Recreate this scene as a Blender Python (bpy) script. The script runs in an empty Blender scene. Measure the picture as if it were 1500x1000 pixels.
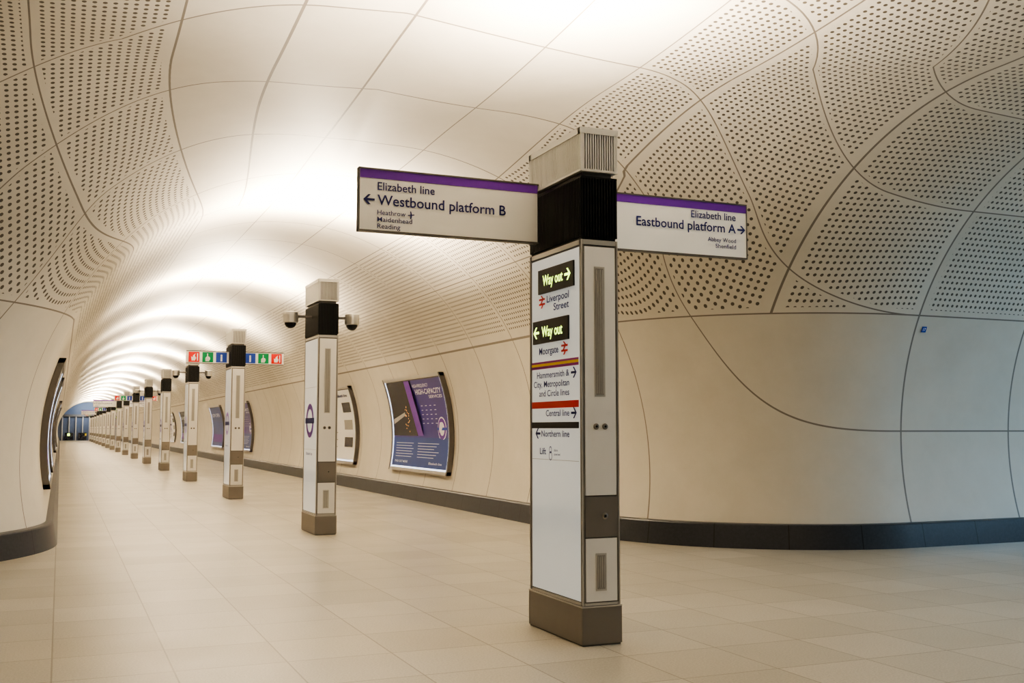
import bpy, math, random
import numpy as np
from mathutils import Vector
random.seed(3)
scene = bpy.context.scene
R=3.67; ZC=1.30; RC=2.83; CROWN=R+ZC
A0=-math.asin(ZC/R)
WT=R*(math.pi/2-A0)
YEND=150.0; YNEAR=-16.0; XR=26.0; XL=-18.0
CORN={'rf':(10.0,13.6,-1,-1),'lf':(-3.1,15.3,1,-1),'rn':(10.0,-6.0,-1,1),'ln':(-3.1,-6.0,1,1)}

# ------------------------------------------------------------ materials
def nt(name):
    m=bpy.data.materials.new(name); m.use_nodes=True
    n=m.node_tree; b=n.nodes['Principled BSDF']
    return m,n,b
def simple(name,col,rough=0.5,metal=0.0,emis=None,es=0.0,var=0.06,scale=6.0,coat=0.0):
    m,n,b=nt(name)
    b.inputs['Roughness'].default_value=rough; b.inputs['Metallic'].default_value=metal
    if coat: b.inputs['Coat Weight'].default_value=coat; b.inputs['Coat Roughness'].default_value=0.05
    g=n.nodes.new('ShaderNodeNewGeometry'); t=n.nodes.new('ShaderNodeTexNoise'); t.inputs['Scale'].default_value=scale
    t.inputs['Detail'].default_value=4
    n.links.new(g.outputs['Position'],t.inputs['Vector'])
    mx=n.nodes.new('ShaderNodeMix'); mx.data_type='RGBA'
    mx.inputs[6].default_value=(*[c*(1-var) for c in col],1); mx.inputs[7].default_value=(*[min(1,c*(1+var)) for c in col],1)
    n.links.new(t.outputs['Fac'],mx.inputs[0]); n.links.new(mx.outputs[2],b.inputs['Base Color'])
    if emis:
        b.inputs['Emission Color'].default_value=(*emis,1); b.inputs['Emission Strength'].default_value=es
    return m
def wallmat():
    m,n,b=nt('grc_cladding')
    N=n.nodes; L=n.links
    def attr(k):
        a=N.new('ShaderNodeAttribute'); a.attribute_name=k; return a.outputs['Fac']
    def M(op,a,bb=None,c=None):
        x=N.new('ShaderNodeMath'); x.operation=op
        for i,v in enumerate((a,bb,c)):
            if v is None: continue
            if isinstance(v,(int,float)): x.inputs[i].default_value=v
            else: L.new(v,x.inputs[i])
        return x.outputs[0]
    G,K,W,D,E=attr('G'),attr('K'),attr('W'),attr('D'),attr('E')
    g=N.new('ShaderNodeNewGeometry')
    sp=N.new('ShaderNodeSeparateXYZ'); L.new(g.outputs['Position'],sp.inputs[0])
    pg=M('PINGPONG',G,0.5); pk=M('PINGPONG',K,0.5)
    wl=M('ABSOLUTE',M('SUBTRACT',W,3.04))
    kok=M('MAXIMUM',M('GREATER_THAN',W,3.04),M('GREATER_THAN',K,-0.4))
    lk=M('MULTIPLY',M('LESS_THAN',pk,0.007),kok)
    extra=M('MULTIPLY',M('MULTIPLY',M('LESS_THAN',M('ABSOLUTE',M('ADD',K,3.5)),0.007),M('GREATER_THAN',G,-2.0)),M('LESS_THAN',sp.outputs[0],3.4))
    line=M('MAXIMUM',M('MAXIMUM',M('MAXIMUM',M('LESS_THAN',pg,0.0058),lk),M('LESS_THAN',wl,0.010)),extra)
    P=0.080
    fx=M('SUBTRACT',M('FRACT',M('DIVIDE',E,P)),0.5)
    fy=M('SUBTRACT',M('FRACT',M('DIVIDE',D,P)),0.5)
    rr=M('ADD',M('MULTIPLY',fx,fx),M('MULTIPLY',fy,fy))
    dot=M('LESS_THAN',rr,0.057)
    perf=M('MULTIPLY',M('GREATER_THAN',W,3.12),M('GREATER_THAN',K,-3.0))
    marg=M('MULTIPLY',M('GREATER_THAN',pg,0.04),M('GREATER_THAN',pk,0.055))
    dot=M('MULTIPLY',M('MULTIPLY',dot,perf),marg)
    t=N.new('ShaderNodeTexNoise'); t.inputs['Scale'].default_value=1.3; t.inputs['Detail'].default_value=8; t.inputs['Roughness'].default_value=0.7
    L.new(g.outputs['Position'],t.inputs['Vector'])
    cmb=N.new('ShaderNodeCombineXYZ'); L.new(M('FLOOR',G),cmb.inputs[0]); L.new(M('FLOOR',K),cmb.inputs[1])
    wn=N.new('ShaderNodeTexWhiteNoise'); wn.noise_dimensions='2D'; L.new(cmb.outputs[0],wn.inputs['Vector'])
    f=M('ADD',M('MULTIPLY',t.outputs['Fac'],0.8),M('MULTIPLY',M('MULTIPLY',wn.outputs['Value'],0.25),M('GREATER_THAN',W,3.04)))
    cr=N.new('ShaderNodeMix'); cr.data_type='RGBA'
    cr.inputs[6].default_value=(0.54,0.50,0.43,1); cr.inputs[7].default_value=(0.71,0.67,0.595,1)
    L.new(f,cr.inputs[0])
    m2=N.new('ShaderNodeMix'); m2.data_type='RGBA'; L.new(dot,m2.inputs[0]); L.new(cr.outputs[2],m2.inputs[6]); m2.inputs[7].default_value=(0.13,0.11,0.09,1)
    m3=N.new('ShaderNodeMix'); m3.data_type='RGBA'; L.new(line,m3.inputs[0]); L.new(m2.outputs[2],m3.inputs[6]); m3.inputs[7].default_value=(0.24,0.21,0.18,1)
    L.new(m3.outputs[2],b.inputs['Base Color']); b.inputs['Roughness'].default_value=0.6
    t2=N.new('ShaderNodeTexNoise'); t2.inputs['Scale'].default_value=40; t2.inputs['Detail'].default_value=3
    L.new(g.outputs['Position'],t2.inputs['Vector'])
    bp=N.new('ShaderNodeBump'); bp.inputs['Strength'].default_value=0.06; bp.inputs['Distance'].default_value=0.01
    L.new(t2.outputs['Fac'],bp.inputs['Height']); L.new(bp.outputs[0],b.inputs['Normal'])
    return m
def floormat():
    m,n,b=nt('terrazzo_floor_tiles'); N=n.nodes; L=n.links
    g=N.new('ShaderNodeNewGeometry')
    br=N.new('ShaderNodeTexBrick'); br.offset=0.0; br.squash=1.0
    br.inputs['Scale'].default_value=1.0; br.inputs['Mortar Size'].default_value=0.0055; br.inputs['Mortar Smooth'].default_value=0.1
    br.inputs['Brick Width'].default_value=0.7; br.inputs['Row Height'].default_value=0.7; br.inputs['Bias'].default_value=0.0
    br.inputs['Color1'].default_value=(0.45,0.42,0.36,1); br.inputs['Color2'].default_value=(0.535,0.50,0.435,1); br.inputs['Mortar'].default_value=(0.27,0.24,0.20,1)
    L.new(g.outputs['Position'],br.inputs['Vector'])
    t=N.new('ShaderNodeTexNoise'); t.inputs['Scale'].default_value=70; t.inputs['Detail'].default_value=5; t.inputs['Roughness'].default_value=0.8
    L.new(g.outputs['Position'],t.inputs['Vector'])
    cr=N.new('ShaderNodeValToRGB'); cr.color_ramp.elements[0].position=0.35; cr.color_ramp.elements[0].color=(0.72,0.72,0.72,1); cr.color_ramp.elements[1].position=0.62; cr.color_ramp.elements[1].color=(1.05,1.05,1.05,1)
    L.new(t.outputs['Fac'],cr.inputs[0])
    mx=N.new('ShaderNodeMix'); mx.data_type='RGBA'; mx.blend_type='MULTIPLY'; mx.inputs[0].default_value=1
    L.new(br.outputs['Color'],mx.inputs[6]); L.new(cr.outputs[0],mx.inputs[7]); L.new(mx.outputs[2],b.inputs['Base Color'])
    t3=N.new('ShaderNodeTexNoise'); t3.inputs['Scale'].default_value=1.5
    L.new(g.outputs['Position'],t3.inputs['Vector'])
    mr=N.new('ShaderNodeMapRange'); mr.inputs[3].default_value=0.26; mr.inputs[4].default_value=0.40
    L.new(t3.outputs['Fac'],mr.inputs[0]); L.new(mr.outputs[0],b.inputs['Roughness'])
    return m
def skirtmat():
    m,n,b=nt('dark_granite_skirting'); N=n.nodes; L=n.links
    g=N.new('ShaderNodeNewGeometry')
    t=N.new('ShaderNodeTexNoise'); t.inputs['Scale'].default_value=30; t.inputs['Detail'].default_value=6
    L.new(g.outputs['Position'],t.inputs['Vector'])
    a=N.new('ShaderNodeAttribute'); a.attribute_name='S'
    pp=N.new('ShaderNodeMath'); pp.operation='PINGPONG'; pp.inputs[1].default_value=0.5; L.new(a.outputs['Fac'],pp.inputs[0])
    lt=N.new('ShaderNodeMath'); lt.operation='LESS_THAN'; lt.inputs[1].default_value=0.008; L.new(pp.outputs[0],lt.inputs[0])
    mx=N.new('ShaderNodeMix'); mx.data_type='RGBA'; mx.inputs[6].default_value=(0.026,0.028,0.034,1); mx.inputs[7].default_value=(0.058,0.061,0.070,1)
    L.new(t.outputs['Fac'],mx.inputs[0])
    m2=N.new('ShaderNodeMix'); m2.data_type='RGBA'; L.new(lt.outputs[0],m2.inputs[0]); L.new(mx.outputs[2],m2.inputs[6]); m2.inputs[7].default_value=(0.015,0.015,0.015,1)
    L.new(m2.outputs[2],b.inputs['Base Color']); b.inputs['Roughness'].default_value=0.35
    return m
MW=wallmat(); MF=floormat(); MS=skirtmat()
bronze=simple('bronze_steel',(0.27,0.245,0.22),0.38,0.6)
frame=simple('dark_frame_metal',(0.16,0.15,0.14),0.4,0.6)
silver=simple('brushed_aluminium',(0.58,0.56,0.53),0.35,0.7)
silver2=simple('cast_grey_fins',(0.58,0.57,0.54),0.5,0.15)
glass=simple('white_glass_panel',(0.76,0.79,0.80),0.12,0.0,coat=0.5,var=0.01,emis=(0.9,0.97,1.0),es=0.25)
cream=simple('white_enamel',(0.84,0.82,0.79),0.35,var=0.02)
slot=simple('grey_slot_grille',(0.36,0.345,0.32),0.5,var=0.1,scale=60)
black=simple('black_anodised_fins',(0.008,0.008,0.008),0.4,0.2)
signw=simple('sign_white_enamel',(0.88,0.87,0.85),0.3,var=0.02)
purple=simple('sign_purple',(0.14,0.035,0.33),0.35,var=0.02)
navy=simple('text_navy',(0.015,0.018,0.13),0.5,var=0.02)
green=simple('led_green',(0.3,0.6,0.05),0.5,emis=(0.75,1.0,0.2),es=2.8)
red=simple('sign_red',(0.68,0.03,0.03),0.4,var=0.02)
grn=simple('sign_green',(0.0,0.25,0.09),0.4,var=0.02)
blue=simple('sign_blue',(0.02,0.07,0.42),0.4,var=0.02)
white=simple('print_white',(0.88,0.88,0.88),0.4,var=0.01)
yellow=simple('stripe_yellow',(0.8,0.55,0.03),0.4,var=0.02)
magenta=simple('stripe_purple',(0.35,0.03,0.25),0.4,var=0.02)
pblue=simple('poster_blue_purple',(0.055,0.04,0.24),0.3,var=0.25,scale=1.2)
pdark=simple('poster_dark_photo',(0.012,0.012,0.018),0.25,var=0.8,scale=5)
pcyan=simple('poster_blue',(0.02,0.06,0.26),0.3,var=0.3,scale=1.0)
led=simple('poster_edge_light',(0.6,0.65,0.8),0.4,emis=(0.75,0.82,1.0),es=1.3)
orange=simple('poster_lights',(0.8,0.4,0.12),0.4,emis=(1,0.5,0.15),es=0.6)
lampm=simple('uplight_lens',(0.9,0.85,0.75),0.4,emis=(1,0.82,0.6),es=8)
endm=simple('far_wall_blue_grey',(0.10,0.12,0.17),0.5)

class MB:
    def __init__(s): s.v=[];s.f=[];s.m=[]
    def poly(s,pts,mat):
        i=len(s.v); s.v+= [tuple(p) for p in pts]; s.f.append(tuple(range(i,i+len(pts)))); s.m.append(mat)
    def box(s,x0,x1,y0,y1,z0,z1,mat):
        i=len(s.v)
        s.v+=[(x0,y0,z0),(x1,y0,z0),(x1,y1,z0),(x0,y1,z0),(x0,y0,z1),(x1,y0,z1),(x1,y1,z1),(x0,y1,z1)]
        for q in ((0,3,2,1),(4,5,6,7),(0,1,5,4),(1,2,6,5),(2,3,7,6),(3,0,4,7)):
            s.f.append(tuple(i+k for k in q)); s.m.append(mat)
    def prism(s,fn,rings,mat,cap=True):
        i=len(s.v); n=len(rings[0])
        for r in rings: s.v+=[tuple(p) for p in r]
        for a in range(len(rings)-1):
            for k in range(n):
                s.f.append((i+a*n+k,i+a*n+(k+1)%n,i+(a+1)*n+(k+1)%n,i+(a+1)*n+k)); s.m.append(mat)
        if cap:
            s.f.append(tuple(i+k for k in reversed(range(n)))); s.m.append(mat)
            e=i+(len(rings)-1)*n; s.f.append(tuple(e+k for k in range(n))); s.m.append(mat)
    def lathe(s,c,prof,mat,seg=20,axis='Z'):
        rings=[]
        for r,h in prof:
            ring=[]
            for k in range(seg):
                a=2*math.pi*k/seg; x=r*math.cos(a); y=r*math.sin(a)
                if axis=='Z': ring.append((c[0]+x,c[1]+y,c[2]+h))
                elif axis=='Y': ring.append((c[0]+x,c[1]+h,c[2]+y))
                else: ring.append((c[0]+h,c[1]+x,c[2]+y))
            rings.append(ring)
        s.prism(None,rings,mat)
    def rect(s,mp,x0,x1,y0,y1,mat,nx=1,ny=1):
        for a in range(nx):
            for b in range(ny):
                xa=x0+(x1-x0)*a/nx; xb=x0+(x1-x0)*(a+1)/nx; ya=y0+(y1-y0)*b/ny; yb=y0+(y1-y0)*(b+1)/ny
                s.poly([mp(xa,ya),mp(xb,ya),mp(xb,yb),mp(xa,yb)],mat)
    def ring(s,mp,cx,cy,r0,r1,mat,seg=28,sy=1.0):
        for k in range(seg):
            a=2*math.pi*k/seg; b=2*math.pi*(k+1)/seg
            s.poly([mp(cx+r0*math.cos(a),cy+sy*r0*math.sin(a)),mp(cx+r1*math.cos(a),cy+sy*r1*math.sin(a)),mp(cx+r1*math.cos(b),cy+sy*r1*math.sin(b)),mp(cx+r0*math.cos(b),cy+sy*r0*math.sin(b))],mat)
    def disc(s,mp,cx,cy,r,mat,seg=24,sy=1.0):
        s.poly([mp(cx+r*math.cos(2*math.pi*k/seg),cy+sy*r*math.sin(2*math.pi*k/seg)) for k in range(seg)],mat)
    def arrow(s,mp,x,y,w,dr,mat):
        t=w*0.17; hh=w*0.44
        tip=x+(w if dr>0 else 0); tail=x+(0 if dr>0 else w)
        s.rect(mp,min(tip,tail)+ (0 if dr>0 else t),max(tip,tail)-(t if dr>0 else 0),y-t*0.55,y+t*0.55,mat)
        for sg in (1,-1):
            bx=tip-dr*hh
            pts=[(tip,y),(bx,y+sg*hh),(bx-dr*t*1.3,y+sg*hh),(tip-dr*t*1.3,y)]
            s.poly([mp(*p) for p in pts],mat)
    def text(s,txt,mp,x,y,h,mat,width=None,al='L',bold=0.01):
        V,F=textmesh(txt,bold)
        if not V: return
        hs=h/capH(); xs=[p[0] for p in V]; x0,x1=min(xs),max(xs)
        ws=hs if width is None else width/(x1-x0)
        off=x if al=='L' else (x-(x1-x0)*ws if al=='R' else x-(x1-x0)*ws/2)
        i=len(s.v); s.v+=[tuple(mp(off+(p[0]-x0)*ws,y+p[1]*hs)) for p in V]
        for f in F: s.f.append(tuple(i+k for k in f)); s.m.append(mat)
    def build(s,name,parent=None,smooth=False,loc=None):
        me=mesh_of(s,name)
        o=bpy.data.objects.new(name,me); scene.collection.objects.link(o)
        if parent: o.parent=parent
        if loc: o.location=loc
        return o
def mesh_of(s,name):
    me=bpy.data.meshes.new(name); me.from_pydata(s.v,[],s.f)
    used=sorted(set(mm.name for mm in s.m))
    loc={u:i for i,u in enumerate(used)}
    for u in used: me.materials.append(bpy.data.materials[u])
    me.polygons.foreach_set('material_index',[loc[mm.name] for mm in s.m]); me.update()
    return me
_tc={}
def textmesh(t,bold=0.01):
    k=(t,bold)
    if k in _tc: return _tc[k]
    c=bpy.data.curves.new('t','FONT'); c.body=t; c.size=1; c.offset=bold; c.resolution_u=3
    o=bpy.data.objects.new('t',c); scene.collection.objects.link(o)
    bpy.context.view_layer.update()
    me=bpy.data.meshes.new_from_object(o.evaluated_get(bpy.context.evaluated_depsgraph_get()))
    r=([(v.co.x,v.co.y) for v in me.vertices],[tuple(p.vertices) for p in me.polygons])
    bpy.data.objects.remove(o); bpy.data.curves.remove(c); bpy.data.meshes.remove(me)
    _tc[k]=r; return r
_ch=[0]
def capH():
    if not _ch[0]:
        V,_=textmesh('H',0.0); _ch[0]=max(p[1] for p in V)
    return _ch[0]

# ------------------------------------------------------------ shell
def sm(t): t=max(0,min(1,t)); return t*t*(3-2*t)
def herm(x,X,Y):
    n=len(X)
    if x<=X[0]: return Y[0]+(x-X[0])*(Y[1]-Y[0])/(X[1]-X[0])
    if x>=X[-1]: return Y[-1]+(x-X[-1])*(Y[-1]-Y[-2])/(X[-1]-X[-2])
    i=max(k for k in range(n-1) if X[k]<=x)
    s=[(Y[k+1]-Y[k])/(X[k+1]-X[k]) for k in range(n-1)]
    def tg(k):
        if k==0: return s[0]
        if k==n-1: return s[-1]
        return 2*s[k-1]*s[k]/(s[k-1]+s[k]) if s[k-1]*s[k]>0 else 0
    h=X[i+1]-X[i]; t=(x-X[i])/h
    return (2*t**3-3*t**2+1)*Y[i]+(t**3-2*t*t+t)*h*tg(i)+(-2*t**3+3*t*t)*Y[i+1]+(t**3-t*t)*h*tg(i+1)
def Gp(w,c):
    g=herm(w,[0,1.5,3.04,WT],[.25,1,2,4.7])
    return {'rf':g,'lf':g-1,'rn':10-g,'ln':10-g}[c]
def Ep(w,c):
    return {'rf':w-WT-7.1,'lf':w-WT-8.8,'rn':WT-w-.5,'ln':WT-w-.5}[c]
def Kmw(w): return herm(w,[0,3.04,4.27,5.5,6.55,WT],[-.7,-1,-2,-3,-4,-4.52])
def Kx(x,y):
    if x>=3.5:
        return herm(x-3.5,[0,.54,1.55,2.55,4.7,6.6,25.6],[-4.52,-4,-3,-2,-1,0,10])
    s=sm((16.5-y)/6.5)
    return herm(3.5-x,[0,.62+.1*s,1.65+1.0*s,2.65+1.2*s,4.8+.2*s,6.7,25.7],[-4.52,-4,-3,-2,-1,0,10])
def GK(x,y,w,c,cap=False,d=0):
    cx,cy,sx,sy=CORN[c]
    qx=max(0,(x-cx)*sx); qy=max(0,(y-cy)*sy)
    be=math.degrees(math.atan2(qy,qx)) if (qx or qy) else 0
    t=sm(be/90); tk=max(sm(be/40),sm((w-4.2)/1.2))
    Gm=(12.3-y)/1.8
    g=sm((abs(x-3.5)-1.5)/3.8); h=max(0,min(1,(w-3.04)/1.7)); h=sm(h)
    tt=t*(1-h+h*g)
    Dx=x-10.55 if x>=3.5 else -x-3.65
    if cap:
        yb=cy+sy*(RC+R)*math.sin(math.radians(be))
        f=math.exp(-max(0,d-R)/4)
        return Gm+tt*(Gp(WT,c)-(12.3-yb)/1.8)*f, Kx(x,y), Dx, -y+tt*(Ep(WT,c)+yb)*f
    tkd=sm(be/40)
    return (1-tt)*Gm+tt*Gp(w,c),(1-tk)*Kmw(w)+tk*Kx(x,y),(1-tkd)*(-w)+tkd*Dx,(1-tt)*(-y)+tt*Ep(w,c)
NW=80
ws=sorted(set([3.04,WT]+[WT*i/NW for i in range(NW+1)]))
prof=[]
for w in ws:
    a=A0+w/R; prof.append((w,R-R*math.cos(a),ZC+R*math.sin(a)))
prof.append((WT,R+.13,CROWN+.002))
def path(c):
    cx,cy,sx,sy=CORN[c]
    ye=YEND if sy<0 else YNEAR; xe=XR if cx>0 else XL
    def main(y): return lambda d:(cx+sx*(RC+d),y)
    def fan(b): return lambda d:(cx+sx*(RC+d)*math.cos(b),cy+sy*(RC+d)*math.sin(b))
    def pas(x): return lambda d:(x,cy+sy*(RC+d))
    L=[]
    ys=[ye,(ye+cy)/2]+[cy-sy*v for v in (4,3,2,1.5,1,.5)]
    for y in ys: L.append((main(y),abs(ye-y)))
    s0=abs(ye-cy); NB=100 if sy<0 else 24
    for i in range(NB+1):
        b=math.pi/2*i/NB; L.append((fan(b),s0+3*b))
    s1=s0+3*math.pi/2
    for i in range(1,13): L.append((pas(cx+(xe-cx)*i/12),s1+abs(xe-cx)*i/12))
    return L
class AM:
    def __init__(s): s.v=[];s.f=[];s.a=[]
def add(am,pts,att,nr,nc,flip=False):
    i=len(am.v); am.v+=pts; am.a+=att
    for r in range(nr-1):
        for q in range(nc-1):
            f=(i+r*nc+q,i+r*nc+q+1,i+(r+1)*nc+q+1,i+(r+1)*nc+q)
            am.f.append(f[::-1] if flip else f)
iw=[k for k,p in enumerate(prof) if abs(p[0]-3.04)<1e-6][0]
wallR,wallL,ceil=AM(),AM(),AM()
for c in CORN:
    L=path(c); cx,cy,sx,sy=CORN[c]; fl=(sx*sy<0)
    for lo,hi,tgt in ((0,iw+1,wallR if cx>0 else wallL),(iw,len(prof),ceil)):
        pts=[];att=[]
        for fn,s in L:
            for (w,d,z) in prof[lo:hi]:
                x,y=fn(d); pts.append((x,y,z)); g,k,dd,ee=GK(x,y,w,c); att.append((g,k,w,dd,ee))
        add(tgt,pts,att,len(L),hi-lo,fl)
def dist(c,x,y):
    cx,cy,sx,sy=CORN[c]; return math.hypot(max(0,(x-cx)*sx),max(0,(y-cy)*sy))-RC
xsn=sorted(set(np.round(np.concatenate([np.linspace(XL,-3.1,16),np.linspace(-3.1,1.5,40),np.linspace(1.5,3.5,40),np.linspace(3.5,5.5,40),np.linspace(5.5,10,40),np.linspace(10,XR,16)]),4).tolist()))
def cappart(xs,lf,ln):
    pts=[];att=[];NY=100
    for x in xs:
        def q(c):
            cx,cy,sx,sy=CORN[c]; dx=max(0,(x-cx)*sx)
            return math.sqrt(max(0,(RC+R)**2-dx*dx))
        hi=CORN[lf][1]-q(lf); lo=CORN[ln][1]+q(ln)
        for j in range(NY+1):
            y=lo+(hi-lo)*j/NY
            ds={c:dist(c,x,y) for c in CORN}; c=min(ds,key=ds.get); d=ds[c]
            z=CROWN+0.30*sm((d-R)/4)
            g,k,dd,ee=GK(x,y,WT,c,True,d); pts.append((x,y,z)); att.append((g,k,WT,dd,ee))
    add(ceil,pts,att,len(xs),NY+1)
cappart([x for x in xsn if x<=3.5],'lf','ln'); cappart([x for x in xsn if x>=3.5],'rf','rn')
def mk(am,name,mat,keys=('G','K','W','D','E')):
    me=bpy.data.meshes.new(name); me.from_pydata(am.v,[],am.f); me.materials.append(mat)
    for j,k in enumerate(keys):
        a=me.attributes.new(k,'FLOAT','POINT'); a.data.foreach_set('value',[t[j] for t in am.a])
    me.polygons.foreach_set('use_smooth',[True]*len(me.polygons)); me.update()
    o=bpy.data.objects.new(name,me); scene.collection.objects.link(o); return o
mk(wallR,'wall_right',MW); mk(wallL,'wall_left',MW); mk(ceil,'ceiling',MW)
# skirting
for nm,cs in (('baseboard_right',('rf','rn')),('baseboard_left',('lf','ln'))):
    am=AM()
    pr=[(0.285,0.0),(0.235,0.285),(0.225,0.30),(0.10,0.31)]
    for c in cs:
        L=path(c); sx,sy=CORN[c][2:]; pts=[];att=[]
        for fn,s in L:
            for d,z in pr:
                x,y=fn(d); pts.append((x,y,z)); att.append((s/0.9,))
        add(am,pts,att,len(L),len(pr),sx*sy<0)
    o=mk(am,nm,MS,('S',))
    o.data.polygons.foreach_set('use_smooth',[False]*len(o.data.polygons))
# floor
mb=MB(); mb.box(XL-.2,XR+.2,YNEAR-.2,YEND+.2,-0.2,0.0,MF); mb.build('floor')
# end walls
def plainwall(name,x0,x1,y0,y1):
    b=MB(); b.box(x0,x1,y0,y1,0,5.6,cream); return b.build(name)
plainwall('wall_near',-.5,7.5,YNEAR-.2,YNEAR); plainwall('wall_passage_right',XR,XR+.2,-4,12); plainwall('wall_passage_left',XL-.2,XL,-4,14)
b=MB(); b.box(-.5,7.5,YEND,YEND+.2,0,5.6,endm)
for i in range(9):
    x=0.2+i*0.82; b.box(x,x+.12,YEND-.25,YEND-.01,0,3.1,silver)
b.box(0.0,7.0,YEND-.3,YEND-.01,3.1,3.4,frame)
for i in range(4): b.box(0.6+i*1.6,1.6+i*1.6,YEND-.5,YEND-.26,0.02,1.0,pdark)
b.box(.9,1.2,YEND-.55,YEND-.5,.6,.9,green); b.box(3.0,3.2,YEND-.55,YEND-.5,.6,.9,yellow)
b.build('wall_far')

# ------------------------------------------------------------ totem
def totem_mesh():
    b=MB(); X=.155; Y=.455; x=.145; y=.445
    b.box(-X+.008,X-.008,-Y+.008,Y-.008,0,.27,frame)
    b.box(-X,X,-Y,-Y+.006,.012,.262,bronze); b.box(-X,X,Y-.006,Y,.012,.262,bronze)
    b.box(-X,-X+.006,-Y+.01,Y-.01,.012,.262,bronze); b.box(X-.006,X,-Y+.01,Y-.01,.012,.262,bronze)
    b.box(-X-.002,X+.002,-Y-.002,Y+.002,.262,.272,silver)
    b.box(-x+.01,x-.01,-y+.01,y-.01,.27,2.85,frame)
    for sx in (-1,1):
        for sy in (-1,1):
            xa,xb=sorted((sx*x,sx*(x-.018))); ya,yb=sorted((sy*y,sy*(y-.03)))
            b.box(xa,xb,ya,yb,.275,2.85,bronze)
            xa,xb=sorted((sx*(x+.003),sx*(x-.006))); ya,yb=sorted((sy*(y+.003),sy*(y-.006)))
            b.box(xa,xb,ya,yb,.275,2.85,silver)
    b.box(-x,x,-y,y,2.815,2.85,silver)
    b.box(-x,x,-y,y,.275,.292,silver)
    for s in (-1,1):
        xa,xb=sorted((s*(x-.002),s*(x-.012))); b.box(xa,xb,-y+.035,y-.02,.30,2.80,glass)
        ya,yb=sorted((s*(y+.001),s*(y-.012)))
        b.box(-x+.024,x-.02,ya,yb,1.035,2.80,cream)
        b.box(-x+.024,x-.02,ya,yb,.30,.735,cream)
        ya2,yb2=sorted((s*(y+.003),s*(y-.012)))
        b.box(-x+.020,x-.016,ya2,yb2,.745,1.025,bronze)
        ya3,yb3=sorted((s*(y+.003),s*(y-.01)))
        for z0,z1 in ((1.74,2.645),(.385,.62)):
            b.box(-.045,.04,ya3,yb3,z0-.012,z1+.012,silver)
            ya4,yb4=sorted((s*(y+.005),s*(y-.01)))
            b.box(-.034,.029,ya4,yb4,z0,z1,slot)
            for k in range(4):
                xx=-.028+k*.0155
                yy=sorted((s*(y+.0075),s*(y-.01))); b.box(xx,xx+.004,yy[0],yy[1],z0+.01,z1-.01,silver)
        for xx,zz in ((-.035,1.517),(.035,1.517),(0.03,.89)):
            b.lathe((xx,s*y,zz),[(.022,-.012*s),(.022,.006*s),(.016,.010*s)],bronze,14,'Y')
            b.lathe((xx,s*(y+.010),zz),[(.008,-.004*s),(.008,.003*s)],black,8,'Y')
    b.box(-x+.01,x-.01,-y+.01,y-.01,2.85,3.31,black)
    n=12
    for k in range(n+1):
        xx=-x+.004+(2*x-.008-.010)*k/n
        b.box(xx,xx+.010,-y-.004,-y+.02,2.87,3.30,black); b.box(xx,xx+.010,y-.02,y+.004,2.87,3.30,black)
    n=34
    for k in range(n+1):
        yy=-y+.004+(2*y-.018)*k/n
        b.box(-x-.004,-x+.02,yy,yy+.010,2.87,3.30,black); b.box(x-.02,x+.004,yy,yy+.010,2.87,3.30,black)
    b.box(-x-.002,x+.002,-y-.002,y+.002,3.295,3.31,black)
    b.box(-x+.03,x-.03,-y+.03,y-.03,3.31,3.345,frame)
    T=3.62
    b.box(-x-.005,x+.005,-y-.01,y+.01,3.345,3.362,silver2)
    b.box(-x+.01,x-.01,-y+.01,y-.01,3.36,T,frame)
    n=15
    for k in range(n+1):
        xx=-x-.002+(2*x+.004-.009)*k/n
        b.box(xx,xx+.009,-y-.01,-y+.02,3.36,T,silver2); b.box(xx,xx+.009,y-.02,y+.01,3.36,T,silver2)
    n=40
    for k in range(n+1):
        yy=-y-.008+(2*y+.016-.010)*k/n
        b.box(-x-.005,-x+.02,yy,yy+.013,3.36,T,silver2); b.box(x-.02,x+.005,yy,yy+.013,3.36,T,silver2)
    for (xa,xb,ya,yb) in ((-x-.008,x+.008,-y-.013,-y+.03),(-x-.008,x+.008,y-.03,y+.013),(-x-.008,-x+.03,-y,y),(x-.03,x+.008,-y,y)):
        b.box(xa,xb,ya,yb,T,T+.045,silver2)
    b.box(-x+.03,x-.03,-y+.03,y-.03,T,T+.01,lampm)
    return mesh_of(b,'totem_body')
BODY=totem_mesh()
def rail(b,mp,x,y,w,mat):
    h=w*.14
    for yy in (y+w*.17,y-w*.17): b.rect(mp,x,x+w,yy-h/2,yy+h/2,mat)
    for p in ([(x+w*.25,y+w*.45),(x+w*.45,y+w*.45),(x+w*.85,y+w*.17),(x+w*.62,y+w*.17)],[(x+w*.15,y-w*.17),(x+w*.38,y-w*.17),(x+w*.75,y+w*.17),(x+w*.52,y+w*.17)],[(x+w*.55,y-w*.17),(x+w*.78,y-w*.17),(x+w*.5,y-w*.45),(x+w*.28,y-w*.45)]):
        b.poly([mp(*q) for q in p],mat)
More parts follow.
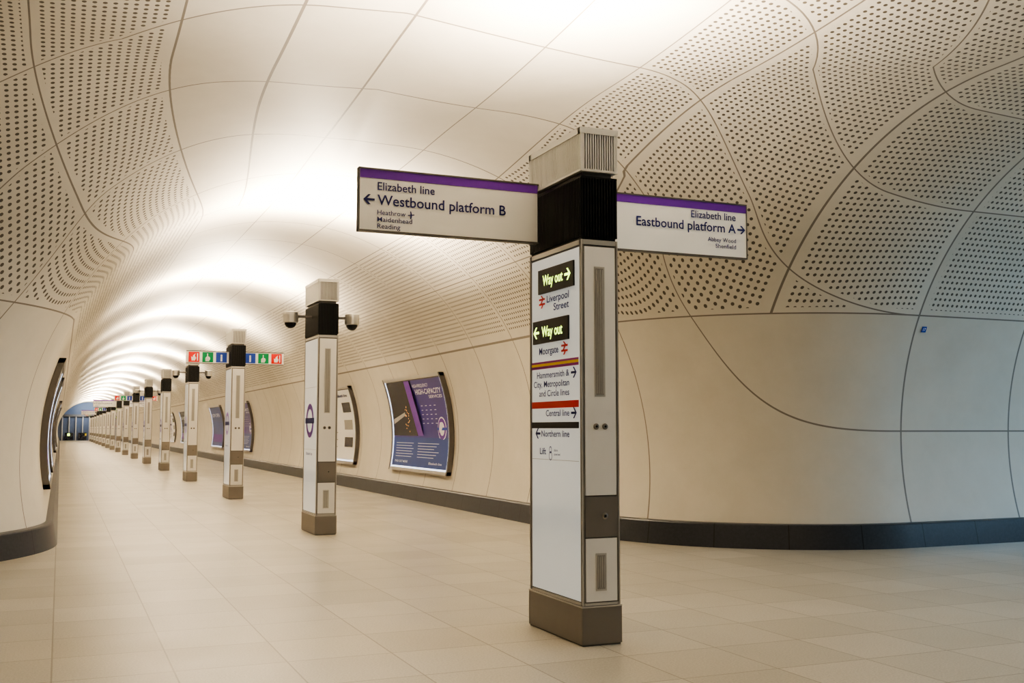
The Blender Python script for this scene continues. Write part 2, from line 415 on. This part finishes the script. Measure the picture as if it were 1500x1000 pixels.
def way_mesh():
    b=MB(); y0=.445
    def pl(o): return lambda u,v:(-.143-o,y0-u,v)
    m1=pl(.004); m0=pl(.002)
    for u0,u1,z0,z1 in ((.17,.78,2.53,2.715),(.07,.69,2.15,2.325)):
        b.box(-.155,-.142,y0-u1,y0-u0,z0,z1,black)
    md=pl(.0145)
    b.text('Way out',md,.26,2.588,.078,green,width=.35,bold=.008); b.arrow(md,.64,2.625,.10,1,green)
    b.arrow(md,.09,2.235,.10,-1,green); b.text('Way out',md,.24,2.198,.078,green,width=.36,bold=.008)
    b.text('Liverpool',m1,.69,2.455,.052,navy,width=.38,al='R'); b.text('Street',m1,.69,2.385,.052,navy,width=.26,al='R')
    rail(b,m1,.17,2.47,.11,red)
    b.text('Moorgate',m1,.17,2.065,.052,navy,width=.34); rail(b,m1,.56,2.09,.11,red)
    b.rect(m0,.02,.84,1.995,2.010,magenta); b.rect(m0,.02,.84,1.975,1.995,yellow); b.rect(m0,.02,.84,1.955,1.975,magenta)
    b.text('Hammersmith &',m1,.69,1.885,.046,navy,width=.56,al='R',bold=.006); b.arrow(m1,.72,1.905,.09,1,navy)
    b.text('City, Metropolitan',m1,.69,1.815,.046,navy,width=.62,al='R',bold=.006)
    b.text('and Circle lines',m1,.69,1.745,.046,navy,width=.52,al='R',bold=.006)
    b.rect(m0,.02,.84,1.655,1.705,red)
    b.text('Central line',m1,.69,1.595,.046,navy,width=.40,al='R',bold=.006); b.arrow(m1,.72,1.615,.09,1,navy)
    b.rect(m0,.02,.84,1.505,1.55,black)
    b.arrow(m1,.10,1.465,.09,-1,navy); b.text('Northern line',m1,.21,1.442,.046,navy,width=.48,bold=.006)
    b.text('Lift',m1,.18,1.31,.046,navy,width=.11)
    b.ring(m1,.37,1.345,.016,.022,navy,sy=1.2); b.ring(m1,.37,1.30,.022,.028,navy,sy=1.2)
    b.text('Lifts to',m1,.43,1.335,.016,navy); b.text('street level',m1,.43,1.305,.016,navy)
    b.rect(m0,.02,.84,1.27,1.273,slot)
    return mesh_of(b,'way_out_panel')
WAY=way_mesh()
def roundel_mesh():
    b=MB(); m=lambda u,v:(-.1475,.445-u,v); m2=lambda u,v:(-.1495,.445-u,v)
    b.ring(m,.42,1.62,.17,.25,purple); b.rect(m2,.12,.72,1.58,1.66,navy)
    b.rect(m,.02,.84,1.20,1.205,slot); b.rect(m,.02,.84,2.1,2.105,slot)
    b.text('Elizabeth line',m2,.42,1.12,.04,navy,al='C',width=.4)
    return mesh_of(b,'roundel_panel')
ROUND=roundel_mesh()
def arms_mesh():
    b=MB(); yf=.275; yb=.325
    for x0,x1,sg in ((1.937-3.52,-.15,-1),(.15,5.315-3.52,1)):
        b.box(x0+.008,x1-.008,yf+.002,yb-.002,2.94,3.39,signw)
        b.box(x0,x1,yf-.004,yb+.004,3.388,3.40,frame); b.box(x0,x1,yf-.004,yb+.004,2.93,2.942,frame)
        e=x0 if sg<0 else x1-.008; b.box(e,e+.008,yf-.004,yb+.004,2.93,3.40,frame)
        b.box(x0+.01,x1-.008,yf-.001,yb+.001,3.325,3.388,purple)
    m=lambda u,v:(u-3.52,yf-.003,v)
    b.text('Elizabeth line',m,2.078,3.24,.058,navy,width=.44,bold=.008)
    b.text('Westbound platform B',m,2.078,3.13,.074,navy,width=1.015,bold=.01)
    b.arrow(m,1.972,3.165,.085,-1,navy)
    b.text('Heathrow',m,2.078,3.058,.034,navy,width=.215,bold=.004)
    for p in ([(2.31,3.072),(2.36,3.079),(2.36,3.071),(2.31,3.065)],[(2.33,3.07),(2.343,3.07),(2.335,3.10),(2.328,3.10)],[(2.33,3.07),(2.343,3.07),(2.335,3.042),(2.328,3.042)]):
        b.poly([m(*q) for q in p],navy)
    b.text('Maidenhead',m,2.078,3.007,.034,navy,width=.265,bold=.004); b.text('Reading',m,2.078,2.957,.034,navy,width=.175,bold=.004)
    b.text('Elizabeth line',m,5.20,3.25,.058,navy,width=.44,al='R',bold=.008)
    b.text('Eastbound platform A',m,5.20,3.145,.074,navy,width=.96,al='R',bold=.01)
    b.arrow(m,5.215,3.178,.08,1,navy)
    b.text('Abbey Wood',m,5.20,3.062,.034,navy,width=.28,al='R',bold=.004); b.text('Shenfield',m,5.20,3.01,.034,navy,width=.205,al='R',bold=.004)
    return mesh_of(b,'platform_direction_sign')
ARMS=arms_mesh()
def info_mesh():
    b=MB(); yf=-.03
    for side in (-1,1):
        x0,x1=sorted((side*.15,side*1.05))
        b.box(x0,x1,yf,yf+.06,2.93,3.19,signw); b.box(x0,x1,yf-.004,yf+.064,3.185,3.20,frame); b.box(x0,x1,yf-.004,yf+.064,2.92,2.935,frame)
        m=lambda u,v:(u,yf-.003,v); m2=lambda u,v:(u,yf-.005,v)
        order=[red,grn,blue] if side<0 else [blue,grn,red]
        for k,mm in enumerate(order):
            cx=x0+.16+k*.29
            b.rect(m,cx-.115,cx+.115,2.95,3.17,mm)
            if mm is blue: b.text('i',m2,cx,2.985,.14,white,al='C',bold=.05)
            elif mm is grn:
                b.disc(m2,cx,3.03,.05,white); b.rect(m2,cx-.015,cx+.005,3.03,3.14,white); b.rect(m2,cx-.05,cx+.03,2.97,3.04,white)
            else:
                b.poly([m2(cx-.05,2.98),m2(cx+.02,2.98),m2(cx+.045,3.04),m2(cx+.02,3.08),m2(cx+.03,3.14),m2(cx-.02,3.09),m2(cx-.03,3.05),m2(cx-.06,3.07)],white)
                b.rect(m2,cx+.06,cx+.085,2.98,3.14,white)
    return mesh_of(b,'safety_information_sign')
INFO=info_mesh()
def cam_mesh():
    b=MB()
    for s in (-1,1):
        xa,xb=sorted((s*.13,s*.40)); b.box(xa,xb,-.02,.02,3.13,3.165,frame)
        c=(s*.46,0,3.06)
        b.lathe(c,[(.055,.16),(.105,.145),(.11,.11),(.11,-.0),(.10,-.01)],silver,20)
        b.lathe(c,[(.085,-.01),(.08,-.04),(.06,-.07),(.03,-.088),(.004,-.092)],black,20)
    return mesh_of(b,'dome_cctv_pair')
CAM=cam_mesh()
def child(name,me,par):
    o=bpy.data.objects.new(name,me); scene.collection.objects.link(o); o.parent=par; return o
def totem(x,y,kind,power=560):
    e=bpy.data.objects.new('wayfinding_totem',None); scene.collection.objects.link(e); e.location=(x,y,0); e.empty_display_size=.3
    child('totem_body',BODY,e)
    child('side_panel',WAY if kind=='arms' else ROUND,e)
    if kind=='arms': child('platform_direction_sign',ARMS,e)
    if kind=='info': child('safety_information_sign',INFO,e)
    if kind=='cam': child('dome_cctv_pair',CAM,e)
    l=bpy.data.lights.new('uplight','AREA'); l.shape='RECTANGLE'; l.size=.24; l.size_y=.84; l.energy=power; l.color=(1.0,.865,.68)
    o=bpy.data.objects.new('uplight',l); scene.collection.objects.link(o); o.parent=e; o.location=(0,0,3.67); o.rotation_euler=(math.pi,0,0)
    return e
kinds=['arms','cam','info','cam','none','cam','info','none','arms','cam','info','none','cam','arms','info','none','cam']
for i,k in enumerate(kinds):
    totem(3.52,7.115+8.37*i,k,620 if i==0 else 690)
totem(3.52,7.115-8.37*1.3,'cam',220)  # unseen extra totem behind the camera, added for its fill light

# ------------------------------------------------------------ posters
def surf(side):
    def P(y,z,o):
        a=math.asin((z-ZC)/R); d=R-R*math.cos(a)+o
        return (7.17-d,y,z) if side>0 else (-.27+d,y,z)
    return P
def poster(side,y0,y1,z0,z1,kind):
    e=bpy.data.objects.new('poster_frame',None); scene.collection.objects.link(e); e.location=(0,0,0)
    P=surf(side); b=MB(); NZ=12
    def cbox(ya,yb,za,zb,oa,ob,mat,n=NZ):
        rings=[]
        for k in range(n+1):
            z=za+(zb-za)*k/n; rings.append([P(ya,z,oa),P(yb,z,oa),P(yb,z,ob),P(ya,z,ob)])
        b.prism(None,rings,mat)
    cbox(y0,y1,z0,z1,.003,.07,frame)
    t=.05
    fm=frame if side<0 else silver
    cbox(y0-.02,y0+t,z0-.02,z1+.02,.003,.10,frame); cbox(y1-t,y1+.02,z0-.02,z1+.02,.003,.10,frame)
    cbox(y0-.02,y1+.02,z0-.02,z0+t,.003,.10,fm,2); cbox(y0-.02,y1+.02,z1-t,z1+.02,.003,.10,fm,2)
    for ya,yb in ((y0+t,y0+t+.05),(y1-t-.05,y1-t)): cbox(ya,yb,z0+t,z1-t,.04,.085,led)
    cbox(y0+t,y1-t,z0+t,z0+t+.035,.04,.085,led,2)
    b.build('poster_case',e)
    c=MB(); ya=y0+.11; yb=y1-.11; za=z0+.09; zb=z1-.07; W=yb-ya; H=zb-za
    def mp(o):
        if side>0: return lambda u,v:P(yb-u*W,za+v*H,.075+o)
        return lambda u,v:P(ya+u*W,za+v*H,.075+o)
    m0,m1,m2=mp(0),mp(.004),mp(.008)
    if kind==0:
        c.rect(m0,0,1,0,1,pblue,1,12)
        c.rect(m1,0,.48,.36,1,pdark,1,8); c.rect(m1,0,1,0,.34,pcyan,1,5)
        for k in range(22):
            v=random.uniform(.40,.70); u=.30+random.uniform(-.07,.05)*(1.2-v); c.rect(m2,u,u+.008,v,v+.012,orange)
        c.poly([m2(.02,.50),m2(.26,.60),m2(.26,.64),m2(.02,.56)],slot)
        c.poly([m1(.36,1),m1(.46,1),m1(.58,.36),m1(.48,.36)],purple)
        c.text('HIGH-FREQUENCY',m2,.50,.915,.035,white,width=.28); c.text('HIGH-CAPACITY',m2,.53,.835,.055,white,width=.44,bold=.02); c.text('SERVICES',m2,.97,.785,.032,white,width=.22,al='R')
        for k in range(4):
            for j in range(5): c.rect(m2,.58+k*.075,.61+k*.075,.70-j*.05,.707-j*.05,white)
        c.disc(m1,.90,.44,.07,white,24,1.9); c.ring(m2,.90,.44,.04,.062,purple,sy=1.9); c.rect(m2,.82,.98,.425,.455,blue)
        for k in range(6):
            c.rect(m2,.06,.40-.03*(k%2),.27-k*.032,.276-k*.032,white); c.rect(m2,.48,.85-.04*(k%3),.27-k*.032,.276-k*.032,white)
        c.text('FIND OUT MORE',m2,.06,.04,.025,white,width=.25); c.text('Elizabeth line',m2,.7,.04,.025,white,width=.22)
    elif kind==1:
        c.rect(m0,0,1,0,1,white,1,12)
        c.text('Welcome to the Elizabeth line',m2,.06,.90,.04,navy,width=.85)
        c.ring(m2,.25,.6,.08,.12,purple,sy=1.9); c.rect(m2,.10,.40,.57,.63,navy)
        for k in range(3):
            c.rect(m1,.70,.93,.68-k*.25,.82-k*.25,pdark if k!=1 else slot,1,2)
        for k in range(9): c.rect(m2,.06,.5-.05*(k%3),.38-k*.035,.392-k*.035,slot)
    else:
        c.rect(m0,0,1,0,1,pdark if kind==2 else pcyan,1,12)
        c.text('NOW OPEN',m2,.1,.75,.09,white,width=.7); c.rect(m1,.1,.9,.1,.3,purple,1,2)
    c.build('poster_print',e)
for y,k in ((19.75,0),(26.95,1),(43.2,0),(51.2,3),(66,2),(74,1)): poster(1,y,y+3.95,.60,2.60,k)
for y,k in ((17.4,2),(24.0,2),(44,2),(58,1)): poster(-1,y,y+3.6,.62,2.55,k)
# small location plate on the passage wall
b=MB()
def pm(u,v,o=0.012): 
    z=2.78+v; a=math.asin((z-ZC)/R); d=R-R*math.cos(a)+o
    return (10.24+u,10.77-d,z)
b.prism(None,[[pm(-.035,-.035,-.0),pm(.035,-.035,0),pm(.035,.035,0),pm(-.035,.035,0)],[pm(-.035,-.035),pm(.035,-.035),pm(.035,.035),pm(-.035,.035)]],blue)
b.text('17',lambda u,v:pm(u,v,.014),0,-.018,.035,white,al='C')
b.build('wall_location_plate')

# ------------------------------------------------------------ added fill lights: passages and tunnel end
def fill_light(name,loc,rot,sx,sy,en,col):
    l=bpy.data.lights.new(name,'AREA'); l.shape='RECTANGLE'; l.size=sx; l.size_y=sy; l.energy=en; l.color=col
    o=bpy.data.objects.new(name,l); scene.collection.objects.link(o); o.location=loc; o.rotation_euler=rot; return o
fill_light('passage_fill',(20,3.5,4.7),(0,math.radians(35),0),1.0,5.0,1000,(.45,.72,1.0))  # added cool fill from out of frame, tints the right passage; no fixture
fill_light('passage_fill',(-10,4,4.6),(0,0,0),3,3,110,(1,.88,.72))  # added warm fill in the unseen left passage; no fixture
fill_light('tunnel_end_fill',(3.5,147,4.5),(math.radians(60),0,0),3,.6,200,(.7,.85,1.0))  # added cool fill to brighten the far end, not a fitted lamp

w=bpy.data.worlds.new('World'); scene.world=w; w.use_nodes=True
w.node_tree.nodes['Background'].inputs[0].default_value=(.8,.85,1,1); w.node_tree.nodes['Background'].inputs[1].default_value=.15
scene.view_settings.view_transform='AgX'
scene.view_settings.look='AgX - High Contrast'
scene.view_settings.exposure=-0.22

cam=bpy.data.cameras.new('camera'); cam.sensor_width=36; cam.lens=37.2; cam.clip_end=400
co=bpy.data.objects.new('camera',cam); scene.collection.objects.link(co); co.location=(0,0,1.5)
co.rotation_euler=(math.radians(94.72),0,math.radians(-23.06)); scene.camera=co
